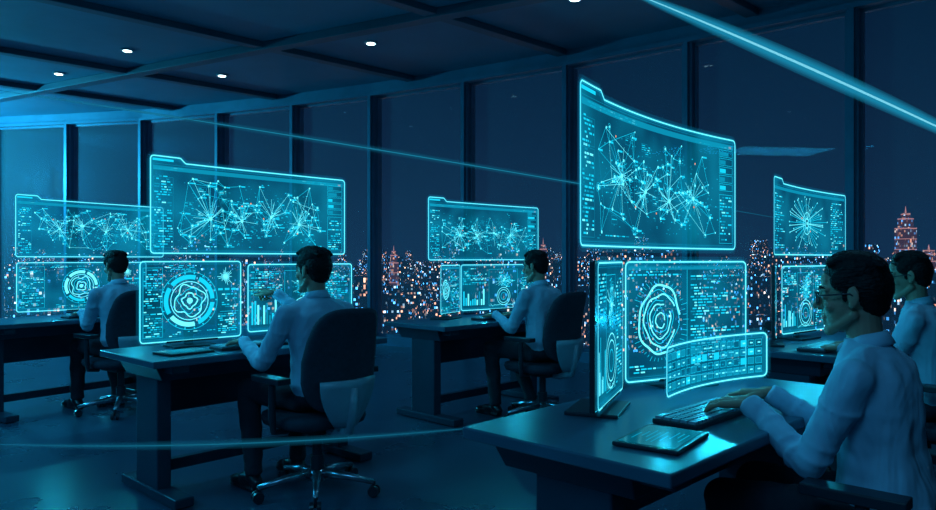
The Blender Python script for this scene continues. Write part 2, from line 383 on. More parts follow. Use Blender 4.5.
# ------------------------------------------------------------------ holographic screens
def lines_screen(name, P0, P1, z0, z1, kind, seed, bulge=0.0, tab=True, stand=False, shell=False, lightw=0.0, slant=0.0):
    rd = random.Random(seed)
    A = Vector((*P0, z0)); B = Vector((*P1, z0)); ax = B-A; w = ax.length; ax.normalize(); h = z1-z0
    nrm = Vector((ax.y, -ax.x, 0))
    root = empty(name, (A+B)/2)
    C = (A+B)/2
    def P(u, v, k=0):
        t = u/w
        off = -bulge*(1-(2*t-1)**2)
        return A+ax*u+Vector((0, 0, v+slant*u))+nrm*(off+0.0012*k)-C
    mb = MB()
    def line(u0, v0, u1, v1, t, m=2, k=1):
        L = math.hypot(u1-u0, v1-v0)
        if L < 1e-6: return
        n = max(1, int(L/0.08)) if bulge else 1
        px, py = -(v1-v0)/L*t/2, (u1-u0)/L*t/2
        for i in range(n):
            a = i/n; b = (i+1)/n
            ua, va = u0+(u1-u0)*a, v0+(v1-v0)*a; ub, vb = u0+(u1-u0)*b, v0+(v1-v0)*b
            mb.quad(P(ua-px, va-py, k), P(ub-px, vb-py, k), P(ub+px, vb+py, k), P(ua+px, va+py, k), m)
    def rect(u, v, a, b, m=3, k=1): line(u, v+b/2, u+a, v+b/2, b, m, k)
    def frame(u, v, a, b, t=0.0018, m=2):
        line(u, v, u+a, v, t, m); line(u, v+b, u+a, v+b, t, m); line(u, v, u, v+b, t, m); line(u+a, v, u+a, v+b, t, m)
    def ring(cx, cy, r, t, m=2, n=28, a0=0, a1=2*math.pi):
        for i in range(n):
            p = a0+(a1-a0)*i/n; q = a0+(a1-a0)*(i+1)/n
            c1, s1, c2, s2 = math.cos(p), math.sin(p), math.cos(q), math.sin(q)
            mb.quad(P(cx+c1*(r-t/2), cy+s1*(r-t/2), 2), P(cx+c2*(r-t/2), cy+s2*(r-t/2), 2), P(cx+c2*(r+t/2), cy+s2*(r+t/2), 2), P(cx+c1*(r+t/2), cy+s1*(r+t/2), 2), m)
    def poly(pts, t, m):
        for a, b in zip(pts[:-1], pts[1:]): line(a[0], a[1], b[0], b[1], t, m, 2)
    def dot(cx, cy, r, m=1):
        i = len(mb.v)
        mb.v += [P(cx+r*math.cos(j*math.pi/4), cy+r*math.sin(j*math.pi/4), 3) for j in range(8)]
        mb.f.append(tuple(range(i, i+8))); mb.m.append(m)
    def text(u, v, a, b, step=0.012, t=0.0042, dense=0.8):
        y = v+b-step/2
        while y > v:
            x = u+(rd.choice([0, 0, 0.01, 0.02]) if a > 0.06 else 0)
            while x < u+a-0.006:
                l = min(rd.uniform(0.006, 0.03), u+a-x)
                if rd.random() < dense: line(x, y, x+l, y, t, rd.choice([2, 2, 2, 1, 3]))
                x += l+rd.uniform(0.004, 0.01)
                if rd.random() < 0.12: break
            y -= step
    def bars(u, v, a, b, n=8):
        for i in range(n):
            hh = b*rd.uniform(0.2, 1); rect(u+a*i/n, v, a/n*0.6, hh, rd.choice([1, 2, 2, 3]))
    def graph(u, v, a, b, n=46, hubs=3):
        pts = []
        hp = [(u+a*(0.10+0.80*(i+0.5)/hubs), v+b*rd.uniform(0.35, 0.65)) for i in range(hubs)]
        for i in range(n):
            if rd.random() < 0.5:
                c = rd.choice(hp)
                x = min(u+a, max(u, rd.gauss(c[0], a*0.13))); y = min(v+b, max(v, rd.gauss(c[1], b*0.22)))
            else: x, y = u+a*rd.random(), v+b*rd.random()
            pts.append((x, y))
        for i, p in enumerate(pts):
            ds = sorted(pts, key=lambda q: (q[0]-p[0])**2+(q[1]-p[1])**2)
            for q in ds[1:3]: line(p[0], p[1], q[0], q[1], 0.0019, 2)
            if rd.random() < 0.6:
                q = rd.choice(ds[4:26] or ds); line(p[0], p[1], q[0], q[1], 0.0014, rd.choice([1, 2, 3]))
            if rd.random() < 0.6:
                q = min(hp, key=lambda c: (c[0]-p[0])**2+(c[1]-p[1])**2); line(p[0], p[1], q[0], q[1], 0.0015, rd.choice([1, 2]))
            dot(p[0], p[1], rd.uniform(0.003, 0.0068), 1)
            if rd.random() < 0.35: ring(p[0], p[1], 0.011, 0.0015, 2, 12)
            if rd.random() < 0.5: rect(p[0]+0.01, p[1]-0.003, rd.uniform(0.015, 0.035), 0.007, 2)
        for c in hp:
            for j in range(14):
                an = rd.uniform(0, 6.28); L = rd.uniform(0.04, 0.11)
                x = min(u+a, max(u, c[0]+math.cos(an)*L)); y = min(v+b, max(v, c[1]+math.sin(an)*L))
                line(c[0], c[1], x, y, 0.0015, 1)
            dot(c[0], c[1], 0.009, 1)
        for j in range(420):
            c = rd.choice(hp); x = rd.gauss(c[0], a*0.11); y = rd.gauss(c[1], b*0.22)
            if u < x < u+a and v < y < v+b: rect(x, y, rd.uniform(0.004, 0.014), 0.004, rd.choice([2, 3, 3]), 1)
    rc = min(0.018, h*0.12); th = 0.026 if tab else 0; tw = w*0.13
    us = sorted(set([0, rc*0.1, rc*0.3, rc*0.6, rc, w-rc, w-rc*0.6, w-rc*0.3, w-rc*0.1, w]+[w*i/24 for i in range(1, 24)]+([tw, tw+0.03] if tab else [])))
    def cor(u):
        e = min(u, w-u)
        return 0 if e >= rc else rc-math.sqrt(max(0, rc*rc-(rc-e)**2))
    def top(u):
        t = h-cor(u)
        if tab:
            if u <= tw: t += th
            elif u < tw+0.03: t += th*(1-(u-tw)/0.03)
        return t
    bot = lambda u: cor(u)
    for a, b in zip(us[:-1], us[1:]):
        mb.quad(P(a, bot(a)), P(b, bot(b)), P(b, top(b)), P(a, top(a)), 0)
    for T, mi, k in ((0.0050, 1, 3), (0.016, 5, 2), (0.040, 6, 1)):  # bright outline, then two wider faint strips that imitate its bloom
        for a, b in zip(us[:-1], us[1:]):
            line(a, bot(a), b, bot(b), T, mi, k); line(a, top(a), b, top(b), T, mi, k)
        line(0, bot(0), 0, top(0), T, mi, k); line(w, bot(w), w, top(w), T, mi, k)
    g = 0.014
    frame(g, g, w-2*g, h-2*g, 0.0015, 3)
    if kind == 'network':
        rect(g, h-0.045, w-2*g, 0.022, 3)
        text(g+0.01, h-0.043, w*0.35, 0.018, 0.009, 0.004); text(w*0.75, h-0.043, w*0.2, 0.018, 0.009, 0.004)
        if tab: rect(0.012, h+0.002, tw*0.7, 0.012, 2)
        text(g+0.008, 0.03, 0.10, h-0.10, 0.0135, 0.0065)
        for j in range(4): frame(g+0.004, 0.028+j*(h-0.1)/4, 0.108, (h-0.1)/4-0.008, 0.0014, 3)
        text(w-0.125, 0.03, 0.10, h*0.42, 0.0135, 0.0065); frame(w-0.13, 0.026, 0.11, h*0.44, 0.0015, 2)
        for j in range(5):
            frame(w-0.13, h*0.53+j*0.038, 0.11, 0.03, 0.0015, 2); rect(w-0.125, h*0.53+j*0.038+0.004, rd.uniform(0.03, 0.09), 0.018, rd.choice([3, 2]))
        graph(0.15, 0.045, w-0.30, h-0.115, 92, 4)
        for j in range(10):
            x = rd.uniform(0.15, w-0.3); y = rd.uniform(0.04, h-0.12)
            frame(x, y, 0.05, 0.03, 0.0014, 3); text(x+0.004, y+0.002, 0.042, 0.026, 0.008, 0.003)
        text(0.15, 0.02, w-0.30, 0.022, 0.01, 0.004, 0.5)
        for j in range(5): dot(rd.uniform(0.2, w-0.2), rd.uniform(0.08, h-0.1), 0.0045, 4)
        rect(w-0.05, h-0.04, 0.02, 0.01, 4)
    elif kind == 'radial':
        cx, cy, r = w*0.47, h*0.50, min(w*0.25, h*0.33)
        for j in range(5):
            a = j*2*math.pi/5; ring(cx, cy, r*0.92, r*0.17, rd.choice([1, 2]), 9, a+0.06, a+2*math.pi/5-0.10)
        ring(cx, cy, r*1.12, 0.003, 2, 36); ring(cx, cy, r*0.74, 0.004, 1, 30)
        for j in range(18):
            a = j*math.pi/9; line(cx+math.cos(a)*r*1.04, cy+math.sin(a)*r*1.04, cx+math.cos(a)*r*1.11, cy+math.sin(a)*r*1.11, 0.007, 2, 2)
        for f, t_, m_ in ((0.58, 0.006, 1), (0.44, 0.004, 2), (0.28, 0.007, 1)):
            ph = rd.uniform(0, 6); pts = []
            for i in range(37):
                a = 2*math.pi*i/36; k = r*f*(1+0.13*math.sin(4*a+ph)+0.06*math.sin(7*a))
                pts.append((cx+k*math.cos(a), cy+k*math.sin(a)))
            poly(pts, t_, m_)
        dot(cx, cy, r*0.12, 1)
        text(g+0.006, 0.03, w*0.17, h-0.07, 0.012, 0.006); frame(g+0.003, 0.026, w*0.18, h-0.06)
        text(w*0.76, h*0.06, w*0.20, h*0.26, 0.012, 0.006); text(w*0.8, h*0.36, w*0.16, h*0.22, 0.012, 0.006)
        line(w*0.78, h*0.34, w-g, h*0.34, 0.002); text(w*0.27, 0.022, w*0.46, 0.03, 0.01, 0.004); text(w*0.24, h*0.88, w*0.3, h*0.08, 0.01, 0.004)
        for j in range(24):
            an = j*2*math.pi/24; L = rd.uniform(0.02, 0.055)
            line(w*0.84, h*0.80, w*0.84+L*math.cos(an), h*0.80+L*math.sin(an), 0.0025, 1)
        for j in range(3): rect(w*0.76+j*w*0.07, h*0.62, w*0.05, 0.012, 2)
    elif kind == 'code':
        cx, cy, r = w*0.27, h*0.5, min(w*0.19, h*0.30)
        for q, (f, t, m_) in enumerate(((1.0, 0.008, 1), (0.88, 0.003, 2), (0.76, 0.006, 1), (0.62, 0.003, 2), (0.50, 0.005, 1), (0.36, 0.003, 2), (0.22, 0.005, 1))):
            ph = rd.uniform(0, 6); pts = []
            a0 = rd.uniform(0, 6); span = 2*math.pi*rd.uniform(0.78, 0.96)
            for i in range(41):
                a = a0+span*i/40; k = r*f*(1+0.05*math.sin(3*a+ph)+0.03*math.sin(7*a+ph*2))
                pts.append((cx+k*math.cos(a)*0.86, cy+k*math.sin(a)*1.1))
            poly(pts, t, m_)
        for j in range(46):
            an = j*2*math.pi/46; L = r*rd.uniform(0.10, 0.30); c_, s_ = math.cos(an), math.sin(an)
            line(cx+c_*r*0.98, cy+s_*r*1.2, cx+c_*(r*0.98+L), cy+s_*(r*1.2+L*0.5), 0.002, 2)
        text(w*0.52, 0.03, w*0.43, h-0.08, 0.0115, 0.0055, 0.85); text(g+0.006, 0.02, w*0.42, h*0.09, 0.0115, 0.0055)
        text(g+0.006, h*0.86, w*0.42, h*0.07, 0.0115, 0.0055); line(w*0.49, 0.03, w*0.49, h-0.03, 0.002)
        rect(g, h-0.03, w-2*g, 0.014, 3)
    elif kind == 'dash':
        text(g+0.006, h*0.55, w*0.28, h*0.38, 0.012, 0.006); bars(g+0.01, 0.04, w*0.26, h*0.42, 10)
        frame(w*0.33, 0.03, w*0.36, h-0.07); graph(w*0.36, h*0.5, w*0.3, h*0.38, 12, 1)
        for r_ in (0.2, 0.15, 0.08): ring(w*0.51, h*0.28, h*r_, 0.004, 1 if r_ > 0.1 else 2)
        text(w*0.73, 0.03, w*0.23, h-0.08, 0.0125, 0.006)
        pr = None
        for j in range(14):
            q = (w*0.35+w*0.32*j/13, h*0.06+rd.uniform(0, h*0.08))
            if pr: line(pr[0], pr[1], q[0], q[1], 0.0025, 1)
            pr = q
    elif kind == 'keys':
        cols = 16; rows = 4
        for i in range(cols):
            for j in range(rows):
                a = (w-0.03)/cols; b = (h-0.03)/rows
                x = 0.015+i*a+0.002; y = 0.015+j*b+0.002
                frame(x, y, a*0.78, b*0.70, 0.0014, 2)
                if rd.random() < 0.75: rect(x, y, a*0.78, b*0.70, rd.choice([3, 2, 5, 3]))
                if rd.random() < 0.5: rect(x+a*0.2, y+b*0.3, a*0.35, b*0.14, 1, 3)
    elif kind == 'star':
        rect(g, h-0.04, w-2*g, 0.018, 3)
        cx, cy = w*0.5, h*0.48
        for j in range(44):
            an = j*2*math.pi/44+rd.uniform(-0.05, 0.05); L = rd.uniform(0.09, 0.17)
            line(cx+0.03*math.cos(an), cy+0.03*math.sin(an), cx+L*2.2*math.cos(an), cy+L*math.sin(an), 0.003, rd.choice([1, 2]))
            dot(cx+L*2.2*math.cos(an), cy+L*math.sin(an), 0.0055, 1)
        ring(cx, cy, 0.07, 0.004, 1); ring(cx, cy, 0.12, 0.002, 2); ring(cx, cy, 0.03, 0.006, 1); dot(cx, cy, 0.012, 1)
        text(g+0.008, 0.03, w*0.16, h-0.09, 0.0135, 0.006); text(w*0.82, 0.03, w*0.15, h-0.09, 0.0135, 0.006)
        dot(cx-0.1, cy+0.03, 0.006, 4); dot(cx+0.06, cy-0.05, 0.006, 4)
    make('display', mb, HM, root)
    if shell:
        s = MB()
        rot = Matrix.Rotation(math.atan2(ax.y, ax.x), 3, 'Z')
        s.box(Vector((0, 0, h/2))-nrm*0.014, (w+0.016, 0.018, h+0.016), rot)
        make('back_shell', s, [M['plastic']], root, bevel=0.005)
    if stand:
        s = MB(); rot = Matrix.Rotation(math.atan2(ax.y, ax.x), 3, 'Z')
        dz = 0.7505-z0
        s.box(Vector((0, 0, dz+0.006))-nrm*0.04, (0.24, 0.17, 0.012), rot)
        s.box(Vector((0, 0, dz/2+0.03))-nrm*0.055, (0.05, 0.02, abs(dz)+0.06), rot)
        s.box(Vector((0, 0, 0.055))-nrm*0.03, (0.06, 0.05, 0.05), rot)
        s.box(Vector((0, 0, -0.004))-nrm*0.006, (0.30, 0.02, 0.012), rot)
        make('stand', s, [M['plastic']], root, bevel=0.003)
    if lightw:
        for s_ in (-0.25, 0.25):
            l = bpy.data.lights.new('screen_glow', 'POINT'); l.energy = lightw; l.color = (0.02, 0.66, 1.0); l.shadow_soft_size = 0.0  # invisible point lights added to strengthen the light from the display
            lo = bpy.data.objects.new('screen_glow', l); COL.objects.link(lo); lo.parent = root
            lo.location = ax*s_*w+nrm*0.05+Vector((0, 0, h*0.5))
    return root

HS = 'hologram_screen'; MS = 'glass_monitor'
lines_screen(HS, (-1.62, 3.67), (-0.80, 4.65), 1.275, 1.75, 'network', 11, 0.02, lightw=3.6)
lines_screen(MS, (-1.76, 3.86), (-1.35, 4.27), 0.79, 1.23, 'radial', 12, 0, False, True, lightw=2.0)
lines_screen(MS, (-1.34, 4.38), (-0.80, 4.93), 0.80, 1.21, 'dash', 13, 0, False, True, lightw=1.5)
lines_screen(HS, (-3.52, 5.6), (-2.86, 6.75), 1.26, 1.72, 'network', 21, 0.02, lightw=4)
lines_screen(MS, (-3.75, 5.98), (-3.02, 6.75), 0.80, 1.21, 'radial', 22, 0, False, True, lightw=2.8)
lines_screen(HS, (-0.31, 5.6), (0.63, 6.5), 1.235, 1.70, 'network', 31, 0.02, lightw=4)
lines_screen(MS, (-0.22, 5.75), (-0.07, 6.08), 0.80, 1.19, 'code', 32, 0, False, True)
lines_screen(MS, (-0.06, 6.15), (0.68, 6.75), 0.80, 1.19, 'dash', 33, 0, False, True, lightw=2.8)
lines_screen(HS, (0.35, 2.26), (1.22, 3.3), 1.29, 1.785, 'network', 41, 0.06, lightw=2.6)
lines_screen(MS, (0.58, 2.66), (1.135, 2.95), 0.79, 1.235, 'code', 42, 0, False, True, lightw=2.2)
lines_screen(MS, (0.387, 2.16), (0.545, 2.55), 0.79, 1.235, 'dash', 43, 0, False, True, True)
lines_screen('hologram_keypad', (0.66, 2.40), (1.15, 2.78), 0.785, 0.95, 'keys', 44, 0.05, False, lightw=0.7, slant=0.02)
lines_screen(HS, (1.74, 4.1), (2.67, 5.1), 1.27, 1.69, 'star', 51, 0.04, lightw=3.0)
lines_screen(MS, (1.85, 4.25), (2.30, 4.62), 0.80, 1.20, 'dash', 52, 0, False, True, lightw=1.8)
lines_screen(MS, (1.72, 4.02), (1.83, 4.30), 0.80, 1.20, 'code', 53, 0, False, True, True)

# ------------------------------------------------------------------ furniture
def desk(loc, th, a0, a1, f0, f1):
    e = empty('office_desk', (*loc, 0), th)
    L = a1-a0; D = f1-f0; cx = (a0+a1)/2; cy = (f0+f1)/2
    mb = MB(); mb.box((cx, cy, 0.732), (L, D, 0.036)); make('desktop', mb, [M['desk']], e, bevel=0.006)
    mb = MB(); mb.box((cx, cy+0.05, 0.668), (L-0.14, D-0.2, 0.09), None, 0, 0.93); make('under_tray', mb, [M['deskmetal']], e, bevel=0.004)
    for s, x in (('leg_1', a0+0.16), ('leg_2', a1-0.16)):
        mb = MB()
        mb.box((x, cy+0.03, 0.36), (0.075, 0.26, 0.64))
        mb.box((x, cy, 0.03), (0.10, D-0.02, 0.05))
        mb.box((x, cy, 0.69), (0.09, D-0.10, 0.045))
        make(s, mb, [M['deskmetal']], e, bevel=0.008)
    mb = MB(); mb.box((cx, cy+0.06, 0.13), (L-0.36, 0.05, 0.06)); mb.box((cx, cy+0.13, 0.52), (L-0.36, 0.018, 0.24))
    make('modesty_panel', mb, [M['deskmetal']], e, bevel=0.003)
    return e

def chair(loc, th, arms=True):
    e = empty('office_chair', (*loc, 0), th)
    mb = MB()
    def se(cx, cy, rx, ry, z, n=36, p=3.2):
        o = []
        for i in range(n):
            t = 2*math.pi*i/n; c, s = math.cos(t), math.sin(t)
            o.append(Vector((cx+rx*math.copysign(abs(c)**(2/p), c), cy+ry*math.copysign(abs(s)**(2/p), s), z)))
        return o
    mb.loft([se(0, 0.03, 0.20, 0.20, 0.375), se(0, 0.03, 0.235, 0.23, 0.385), se(0, 0.03, 0.245, 0.24, 0.41), se(0, 0.03, 0.24, 0.235, 0.435), se(0, 0.03, 0.2, 0.2, 0.448)])
    make('seat', mb, [M['fabric']], e, True)
    mb = MB()
    H0, H1, W = 0.47, 1.0, 0.225
    def bp(u, v, off):
        z = H0+(H1-H0)*v
        y = -0.235-0.10*v*v*0.9+0.02*math.sin(v*math.pi)+0.045*u*u
        return Vector((u*W*(0.86+0.14*math.sin(min(1, v*1.3)*math.pi*0.9)), y+off, z))
    n = 40; rings = []
    for sc, off in ((0.90, 0.022), (0.985, 0.016), (1.0, 0.0), (0.985, -0.02), (0.9, -0.028)):
        ring = []
        for i in range(n):
            t = 2*math.pi*i/n; c, s = math.cos(t), math.sin(t); p = 4
            u = sc*math.copysign(abs(c)**(2/p), c); v = 0.5+0.5*sc*math.copysign(abs(s)**(2/p), s)
            ring.append(bp(u, v, off))
        rings.append(ring)
    def inner(off, rev):
        out = []
        for sc in (0.05, 0.3, 0.6, 0.8):
            out.append([bp(sc*math.copysign(abs(math.cos(2*math.pi*i/n))**0.5, math.cos(2*math.pi*i/n)), 0.5+0.5*sc*math.copysign(abs(math.sin(2*math.pi*i/n))**0.5, math.sin(2*math.pi*i/n)), off) for i in range(n)])
        return out if not rev else out[::-1]
    mb.loft(inner(0.022, False)+rings+inner(-0.028, True))
    make('backrest', mb, [M['fabric']], e, True)
    mb = MB()
    sh = []
    for k in range(7):
        v = k/6; z = 0.40+0.24*v; hw = 0.17-0.10*(1-v)**2
        sh.append([Vector((-hw, -0.242-0.02*v, z)), Vector((0, -0.285-0.02*v, z)), Vector((hw, -0.242-0.02*v, z)), Vector((hw, -0.255-0.02*v, z)), Vector((0, -0.305-0.02*v, z)), Vector((-hw, -0.255-0.02*v, z))])
    mb.loft([list(reversed(r)) for r in sh])
    mb.tube([(0, 0.0, 0.36), (0, -0.16, 0.355), (0, -0.27, 0.38), (0, -0.30, 0.48), (0, -0.31, 0.60)], [0.03, 0.032, 0.03, 0.026, 0.02], 12)
    make('back_bracket', mb, [M['greyplastic']], e, True)
    if arms:
        for s in (-1, 1):
            mb = MB()
            mb.tube([(s*0.18, 0.0, 0.365), (s*0.27, -0.01, 0.375), (s*0.285, -0.02, 0.45), (s*0.285, -0.02, 0.625)], [0.018, 0.018, 0.02, 0.018], 10)
            mb.box((s*0.28, 0.0, 0.64), (0.075, 0.25, 0.03))
            make('armrest', mb, [M['plastic']], e, bevel=0.008)
    mb = MB()
    mb.box((0, 0, 0.358), (0.2, 0.24, 0.035)); mb.cyl((0, 0, 0.25), 0.026, 0.22); mb.cyl((0, 0, 0.15), 0.036, 0.12)
    make('gas_lift', mb, [M['plastic']], e, bevel=0.003)
    mb = MB()
    for k in range(5):
        t = 2*math.pi*k/5+0.3; d = Vector((math.cos(t), math.sin(t), 0))
        mb.tube([d*0.02+Vector((0, 0, 0.115)), d*0.17+Vector((0, 0, 0.10)), d*0.31+Vector((0, 0, 0.075))], [0.028, 0.02, 0.014], 10)
    mb.cyl((0, 0, 0.105), 0.045, 0.06)
    make('star_base', mb, [M['chrome']], e, True)
    mb = MB()
    for k in range(5):
        t = 2*math.pi*k/5+0.3; d = Vector((math.cos(t), math.sin(t), 0)); q = Vector((-d.y, d.x, 0))
        c = d*0.31+Vector((0, 0, 0.03))
        for s in (-1, 1): mb.tube([c+q*s*0.008, c+q*s*0.028], [0.03, 0.028], 18)
        mb.tube([c+Vector((0, 0, 0.0)), c+Vector((0, 0, 0.05))], 0.008, 8)
    make('casters', mb, [M['plastic']], e)
    return e

def keyboard(loc, th, x, y):
    e = empty('computer_keyboard', (*loc, 0), th)
    mb = MB(); mb.box((x, y, 0.7585), (0.42, 0.145, 0.016)); make('case', mb, [M['plastic']], e, bevel=0.004)
    mb = MB()
    for i in range(18):
        for j in range(5):
            if j == 0 and 4 < i < 11: continue
            mb.box((x-0.195+i*0.0229, y-0.054+j*0.027, 0.770), (0.0185, 0.022, 0.008))
    mb.box((x-0.195+7.5*0.0229, y-0.054, 0.770), (0.132, 0.022, 0.008))
    make('keys', mb, [M['greyplastic']], e)
def tablet(loc, th, x, y, rz):
    e = empty('tablet_computer', (*loc, 0), th)
    rot = Matrix.Rotation(rz, 3, 'Z')
    mb = MB(); mb.box((x, y, 0.757), (0.25, 0.18, 0.012), rot); make('case', mb, [M['plastic']], e, bevel=0.004)
    mb = MB()
    mb.box((x, y, 0.7635), (0.225, 0.155, 0.0015), rot, 0)
    for k in range(9): mb.box(Vector((x, y, 0.7647))+rot@Vector((R.uniform(-0.03, 0.03), -0.06+k*0.015, 0)), (R.uniform(0.05, 0.15), 0.003, 0.0006), rot, 1)
    make('screen', mb, [pmat('tablet_glass', (0.01, 0.03, 0.045), 0.12, emis=(0.0, 0.2, 0.3), estr=0.25), M['dim']], e)

# ------------------------------------------------------------------ people
def ik(s, h, l1, l2, pole):
    s = Vector(s); h = Vector(h); d = h-s; L = min(d.length, (l1+l2)*0.995); n = d.normalized()
    a = (l1*l1-l2*l2+L*L)/(2*L); hh = math.sqrt(max(0, l1*l1-a*a))
    p = Vector(pole); p = (p-n*p.dot(n)).normalized()
    return s+n*a+p*hh

def hand(name, W, F, U, thumb, pose, parent, dr):
    F = Vector(F).normalized(); U = Vector(U); U = (U-F*U.dot(F)).normalized(); S = F.cross(U)*thumb
    W = Vector(W); mb = MB()
    mb.cap(W-dr*0.035, 0.0215, W, 0.0215); mb.cap(W, 0.0215, W+F*0.02, 0.021)
    kn = []
    for i in range(4):
        o = 0.031-i*0.0208
        k = W+F*(0.088-abs(i-1.2)*0.004)+S*o+U*(0.004-abs(i-1.5)*0.003)
        mb.cap(W+F*0.014+S*o*0.5, 0.0150, k, 0.0110); kn.append(k)
    mb.cap(W+F*0.03+S*0.012-U*0.006, 0.016, W+F*0.065-U*0.004, 0.014)
    lens = ((0.042, 0.025, 0.021), (0.046, 0.029, 0.022), (0.043, 0.026, 0.021), (0.034, 0.02, 0.018))
    for i in range(4):
        if pose == 'point': curl = (0.06, 0.08, 0.05) if i == 0 else (1.0, 1.5, 0.9)
        elif pose == 'rest': curl = (0.28+0.03*i, 0.35, 0.25)
        else: curl = (0.22+0.08*((i*7) % 3), 0.50, 0.42)
        spl = (1.5-i)*0.09 if pose != 'point' else (1.5-i)*0.02
        p = kn[i]; ang = 0; r = 0.0088-(0.0008 if i == 3 else 0)
        for j in range(3):
            ang += curl[j]
            d = (F*math.cos(ang)-U*math.sin(ang)+S*spl*math.cos(ang)).normalized()
            q = p+d*lens[i][j]; r2 = r-0.0008
            mb.cap(p, r, q, r2); p = q; r = r2
    p = W+F*0.025+S*0.02-U*0.006
    k = 1.0 if pose != 'point' else 0.4
    for L, r, r2, d in ((0.042, 0.015, 0.0125, F*0.75+S*0.75*k-U*0.25), (0.033, 0.0118, 0.0102, F*0.95+S*0.42*k-U*0.22), (0.027, 0.0102, 0.0085, F*1.0+S*0.12*k-U*0.2)):
        q = p+d.normalized()*L; mb.cap(p, r, q, r2); p = q
    organic(name, mb, M['skin'], parent, 0.0026, 2)

def person(loc, th, lw, rw, ldir=(0.1, 1, -0.1), rdir=(-0.1, 1, -0.1), lpose='type', rpose='type', lean=0.10,
           yaw=0.0, pitch=0.12, knees=None, feet=None, glasses=False, fine=1.0, hairv=0, sz=1.0):
    e = empty('seated_man', (*loc, 0), th)
    e.scale = (sz, sz, sz)
    cy = lambda z: -0.03+lean*(z-0.5)+0.05*max(0, z-0.85)
    mb = MB()
    def ringe(z, rx, ry, dy=0, p=2.25):
        o = []
        for i in range(28):
            t = 2*math.pi*i/28; c, s = math.cos(t), math.sin(t)
            o.append(Vector((rx*math.copysign(abs(c)**(2/p), c), cy(z)+dy+ry*math.copysign(abs(s)**(2/p), s), z)))
        return o
    mb.loft([ringe(0.50, 0.150, 0.110), ringe(0.54, 0.164, 0.128), ringe(0.59, 0.168, 0.133), ringe(0.66, 0.156, 0.120), ringe(0.74, 0.154, 0.112), ringe(0.83, 0.165, 0.112, -0.004),
             ringe(0.915, 0.178, 0.114, -0.008), ringe(0.968, 0.172, 0.102, -0.012), ringe(1.008, 0.140, 0.082, -0.012), ringe(1.034, 0.090, 0.066, -0.006), ringe(1.056, 0.058, 0.057)])
    for s in (-1, 1):
        mb.cap((s*0.06, cy(0.99)-0.012, 0.998), 0.048, (s*0.170, cy(0.98)-0.006, 0.960), 0.052)
        mb.ell((s*0.085, cy(0.9)-0.045, 0.89), (0.082, 0.062, 0.12)); mb.ell((s*0.075, cy(0.9)+0.045, 0.91), (0.082, 0.056, 0.075))
        for q in range(4):
            a = 0.4+q*0.75
            mb.cap((s*0.150*math.sin(a), cy(0.60)+0.110*math.cos(a), 0.570), 0.018, (s*0.142*math.sin(a+0.12), cy(0.66)+0.101*math.cos(a+0.12), 0.655), 0.008)
    hands = []
    for s, w, d, pose in ((-1, lw, ldir, lpose), (1, rw, rdir, rpose)):
        S = Vector((s*0.186, cy(0.98)-0.002, 0.956)); w = Vector(w)
        pole = Vector((s*0.30, -0.6, -1)) if pose != 'point' else Vector((s*0.5, -0.1, -1))
        E = ik(S, w, 0.280, 0.25, pole)
        m1 = S.lerp(E, 0.5)
        mb.cap(S, 0.059, m1, 0.052); mb.cap(m1, 0.052, E, 0.044)
        m2 = E.lerp(w, 0.40); w2 = E.lerp(w, 0.93)
        mb.cap(E, 0.044, m2, 0.043); mb.cap(m2, 0.043, w2, 0.030)
        dr = (w-E).normalized(); du = (E-S).normalized()
        bn = du.cross(dr)
        bn = bn.normalized() if bn.length > 1e-3 else Vector((1, 0, 0))
        for pt, ax, rr_ in ((S.lerp(E, 0.72), du, 0.044), (S.lerp(E, 0.87), du, 0.044), (E.lerp(w, 0.14), dr, 0.044), (E.lerp(w, 0.30), dr, 0.041), (E.lerp(w, 0.62), dr, 0.035), (S.lerp(E, 0.30), du, 0.052)):
            axx = (ax+bn*0.35).normalized(); x = axx.orthogonal().normalized(); y = axx.cross(x)
            ring = [pt+x*math.cos(2*math.pi*j/14)*rr_+y*math.sin(2*math.pi*j/14)*rr_ for j in range(15)]
            for a_, b_ in zip(ring[:-1], ring[1:]): mb.cap(a_, 0.0085, b_, 0.0085)
        mb.tube([w2-dr*0.022, w2+dr*0.022], [0.035, 0.034], 20)
        hands.append((w, d, pose, s, dr))
    organic('shirt', mb, M['shirt'], e, 0.009*fine, 4, (0.09, 0.014))
    mb = MB()
    zc = 1.046; n = 30; rings = []
    for k, (r, dz) in enumerate(((0.057, -0.016), (0.055, 0.006), (0.053, 0.017), (0.057, 0.020), (0.064, 0.006), (0.076, -0.013), (0.071, -0.017))):
        ring = []
        for i in range(n):
            t = 2*math.pi*i/n; y = math.sin(t)
            ring.append(Vector((r*math.cos(t), cy(zc)-0.002+r*y*0.98, zc+dz-0.030*max(0, y)+0.014*max(0, -y))))
        rings.append(ring)
    for a in range(len(rings)-1):
        for b in range(n): mb.quad(rings[a][b], rings[a][(b+1) % n], rings[a+1][(b+1) % n], rings[a+1][b])
    o = make('collar', mb, [M['shirt']], e, True)
    o.modifiers.new('w', 'WELD'); sd = o.modifiers.new('s', 'SOLIDIFY'); sd.thickness = 0.003
    mb = MB()
    mb.ell((0, -0.03, 0.535), (0.172, 0.140, 0.088)); mb.ell((0, 0.03, 0.52), (0.15, 0.12, 0.072))
    knees = knees or ((-0.13, 0.42, 0.525), (0.13, 0.42, 0.525)); feet = feet or ((-0.13, 0.36), (0.13, 0.40))
    shoes = MB()
